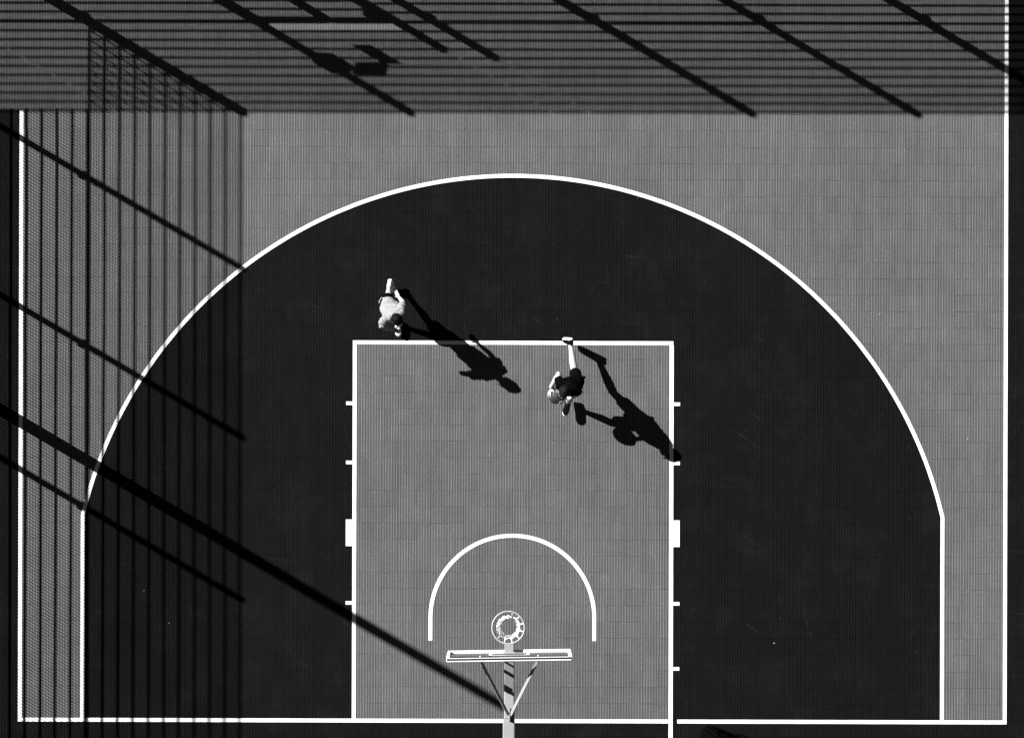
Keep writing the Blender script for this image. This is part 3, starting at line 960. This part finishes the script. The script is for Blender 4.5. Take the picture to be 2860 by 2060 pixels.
P1 = {
    'pelvis': (-1.888, 6.333, 0.86), 'waist': (-1.859, 6.269, 0.98), 'chest': (-1.810, 6.185, 1.14), 'neck': (-1.762, 6.114, 1.295), 'head': (-1.728, 6.062, 1.43),
    'r_shoulder': (-1.912, 6.090, 1.26), 'r_elbow': (-1.985, 5.980, 1.04), 'r_wrist': (-1.808, 5.927, 0.98), 'r_hand': (-1.684, 5.893, 0.95),
    'l_shoulder': (-1.681, 6.214, 1.29), 'l_elbow': (-1.652, 6.336, 1.12), 'l_wrist': (-1.717, 6.418, 1.03), 'l_hand': (-1.750, 6.469, 1.0),
    'r_hip': (-1.930, 6.352, 0.85), 'r_knee': (-1.899, 6.411, 0.52), 'r_ankle': (-1.887, 6.616, 0.25), 'r_heel': (-1.878, 6.680, 0.22), 'r_toe': (-1.835, 6.529, 0.03),
    'l_hip': (-1.842, 6.315, 0.85), 'l_knee': (-1.757, 6.157, 0.5), 'l_ankle': (-1.765, 6.047, 0.12), 'l_heel': (-1.776, 6.084, 0.05), 'l_toe': (-1.743, 5.844, 0.09)}
P2 = {
    'pelvis': (0.924, 5.142, 0.88), 'waist': (0.896, 5.115, 1.0), 'chest': (0.846, 5.082, 1.14), 'neck': (0.801, 5.052, 1.275), 'head': (0.770, 5.010, 1.405),
    'r_shoulder': (0.703, 5.095, 1.24), 'r_elbow': (0.682, 5.274, 1.08), 'r_wrist': (0.567, 5.074, 1.0), 'ball': (0.650, 4.941, 0.91),
    'l_shoulder': (0.926, 5.029, 1.22), 'l_elbow': (1.014, 5.001, 0.98), 'l_wrist': (0.837, 4.896, 0.91),
    'l_hip': (0.972, 5.149, 0.88), 'l_knee': (0.925, 5.345, 0.52), 'l_ankle': (0.869, 5.734, 0.38), 'l_heel': (0.880, 5.790, 0.445), 'l_toe': (0.790, 5.800, 0.20),
    'r_hip': (0.874, 5.101, 0.88), 'r_knee': (0.862, 4.902, 0.55), 'r_ankle': (0.844, 4.838, 0.19), 'r_heel': (0.865, 4.885, 0.1), 'r_toe': (0.790, 4.640, 0.22)}

BALL_C, BALL_R = Vector(P2['ball']), 0.121

def hands1(b, J):
    hand_free(b, J['r_wrist'], J['r_hand'], Vector((-.2, .3, -.9)), 1, .92, .5)
    hand_free(b, J['l_wrist'], J['l_hand'], Vector((.5, .2, -.8)), 1, .92, .55)

def hands2(b, J):
    hand_on_ball(b, J['r_wrist'], BALL_C, BALL_R, Vector((.1, -.8, -.3)), 1)
    hand_on_ball(b, J['l_wrist'], BALL_C, BALL_R, Vector((-.3, -.5, .2)), -1)

person(P1, 'player in a pale T-shirt and dark shorts, hair in a bun, running without ball', dict(
    scale=.90, skin=M_SKIN, face=(.35, -.85, -.25), hands=hands1, shirt=M_TEE, shorts=M_SHORT, sleeve=.62, short_len=.80, stripe=True, fold=.020, hem=-.02, hipw=.76, flare=.108,
    sock=M_SOCK, sock_len=.16, shoe={'r': M_WSHOE, 'l': M_WSHOE}, sole={'r': M_SOLE, 'l': M_GSOLE}, shoe_scale=.90, hair='bun'))
person(P2, 'player in black T-shirt and shorts striding down the lane with the ball in both hands', dict(
    scale=1.0, skin=M_SKIN2, face=(-.35, -.85, -.45), hands=hands2, shirt=M_BLACK, shorts=M_SHORT, sleeve=.55, short_len=.72, fold=.016, hem=.04, tail=(1.066, 5.222, .91),
    sock=M_BSOCK, sock_len=.06, shoe={'r': M_BSHOE, 'l': M_BSHOE}, sole={'r': M_SOLE, 'l': M_SOLE}, shoe_scale=1.0, hair='short'))

# ------------------------------------------------------------------ basketball
me = bpy.data.meshes.new('basketball')
bm = bmesh.new()
bmesh.ops.create_uvsphere(bm, u_segments=48, v_segments=32, radius=BALL_R)
bm.faces.ensure_lookup_table()
for f in bm.faces:
    c = f.calc_center_median()
    f.smooth = True
    side = (c.x > 0) ^ (c.y > 0)
    inner = (c.x / BALL_R) ** 2 > .30 + .5 * (c.z / BALL_R) ** 2
    f.material_index = 1 if (inner ^ (c.y > 0)) else 0
bm.to_mesh(me); bm.free()
me.materials.append(M_BALL_L); me.materials.append(M_BALL_D)
ballo = link('basketball', me)
ballo.location = BALL_C
ballo.rotation_euler = (R(35), R(-25), R(40))
tag(ballo, 'two-tone basketball held at the waist by the player in black', 'ball')
bm = bmesh.new()
rs_ = BALL_R - .0005
def circ(fn, n=64): tube(bm, [Vector(fn(2 * math.pi * i / n)) for i in range(n)], .0038, 6, closed=True)
circ(lambda a: (rs_ * math.cos(a), rs_ * math.sin(a), 0))
circ(lambda a: (0, rs_ * math.cos(a), rs_ * math.sin(a)))
for s in (-1, 1):
    def curve(a, s=s):
        y, z = math.cos(a) * .80, math.sin(a) * .62
        x = s * math.sqrt(max(.0, 1 - y * y - z * z))
        v = Vector((x, y, z)).normalized() * rs_
        return v
    circ(curve)
sm = mesh_obj('seam', bm, M_SEAM, ballo, True, world=False)

# ------------------------------------------------------------------ bits of leaf and grit lying about the floor
bm = bmesh.new()
lr = random.Random(5)
spots = [(-3.96, 9.10), (-.36, 4.02), (1.40, 10.40), (6.39, 9.59), (4.00, 1.17), (-5.25, 8.66), (-5.63, 1.95), (-5.25, 1.45), (2.7, 7.9), (6.95, 4.3), (-.9, 2.9), (5.6, 6.2)]
spots += [(lr.uniform(-7.7, 7.7), lr.uniform(-.2, 10.8)) for _ in range(22)]
for k, (x, y) in enumerate(spots):
    sz = lr.uniform(.008, .014) if k < 12 else lr.uniform(.003, .007)
    a = lr.uniform(0, 6.28)
    u = Vector((math.cos(a), math.sin(a), 0)); v = Vector((-u.y, u.x, 0)) * lr.uniform(.4, .8)
    c = Vector((x, y, .006))
    ring = [bm.verts.new(c + u * sz * p + v * sz * q + Vector((0, 0, h * sz))) for p, q, h in ((-1, 0, .5), (-.3, .7, .1), (.6, .6, .2), (1.1, 0, .6), (.5, -.7, .1), (-.4, -.6, .2))]
    mid_v = bm.verts.new(c + Vector((0, 0, -.001)))
    for i in range(6): bm.faces.new((ring[i], ring[(i + 1) % 6], mid_v))
bmesh.ops.recalc_face_normals(bm, faces=bm.faces)
lt = mesh_obj('leaf_litter', bm, M_LEAF)
tag(lt, 'pale scraps of leaf and grit scattered over the court floor', 'litter', kind='stuff')
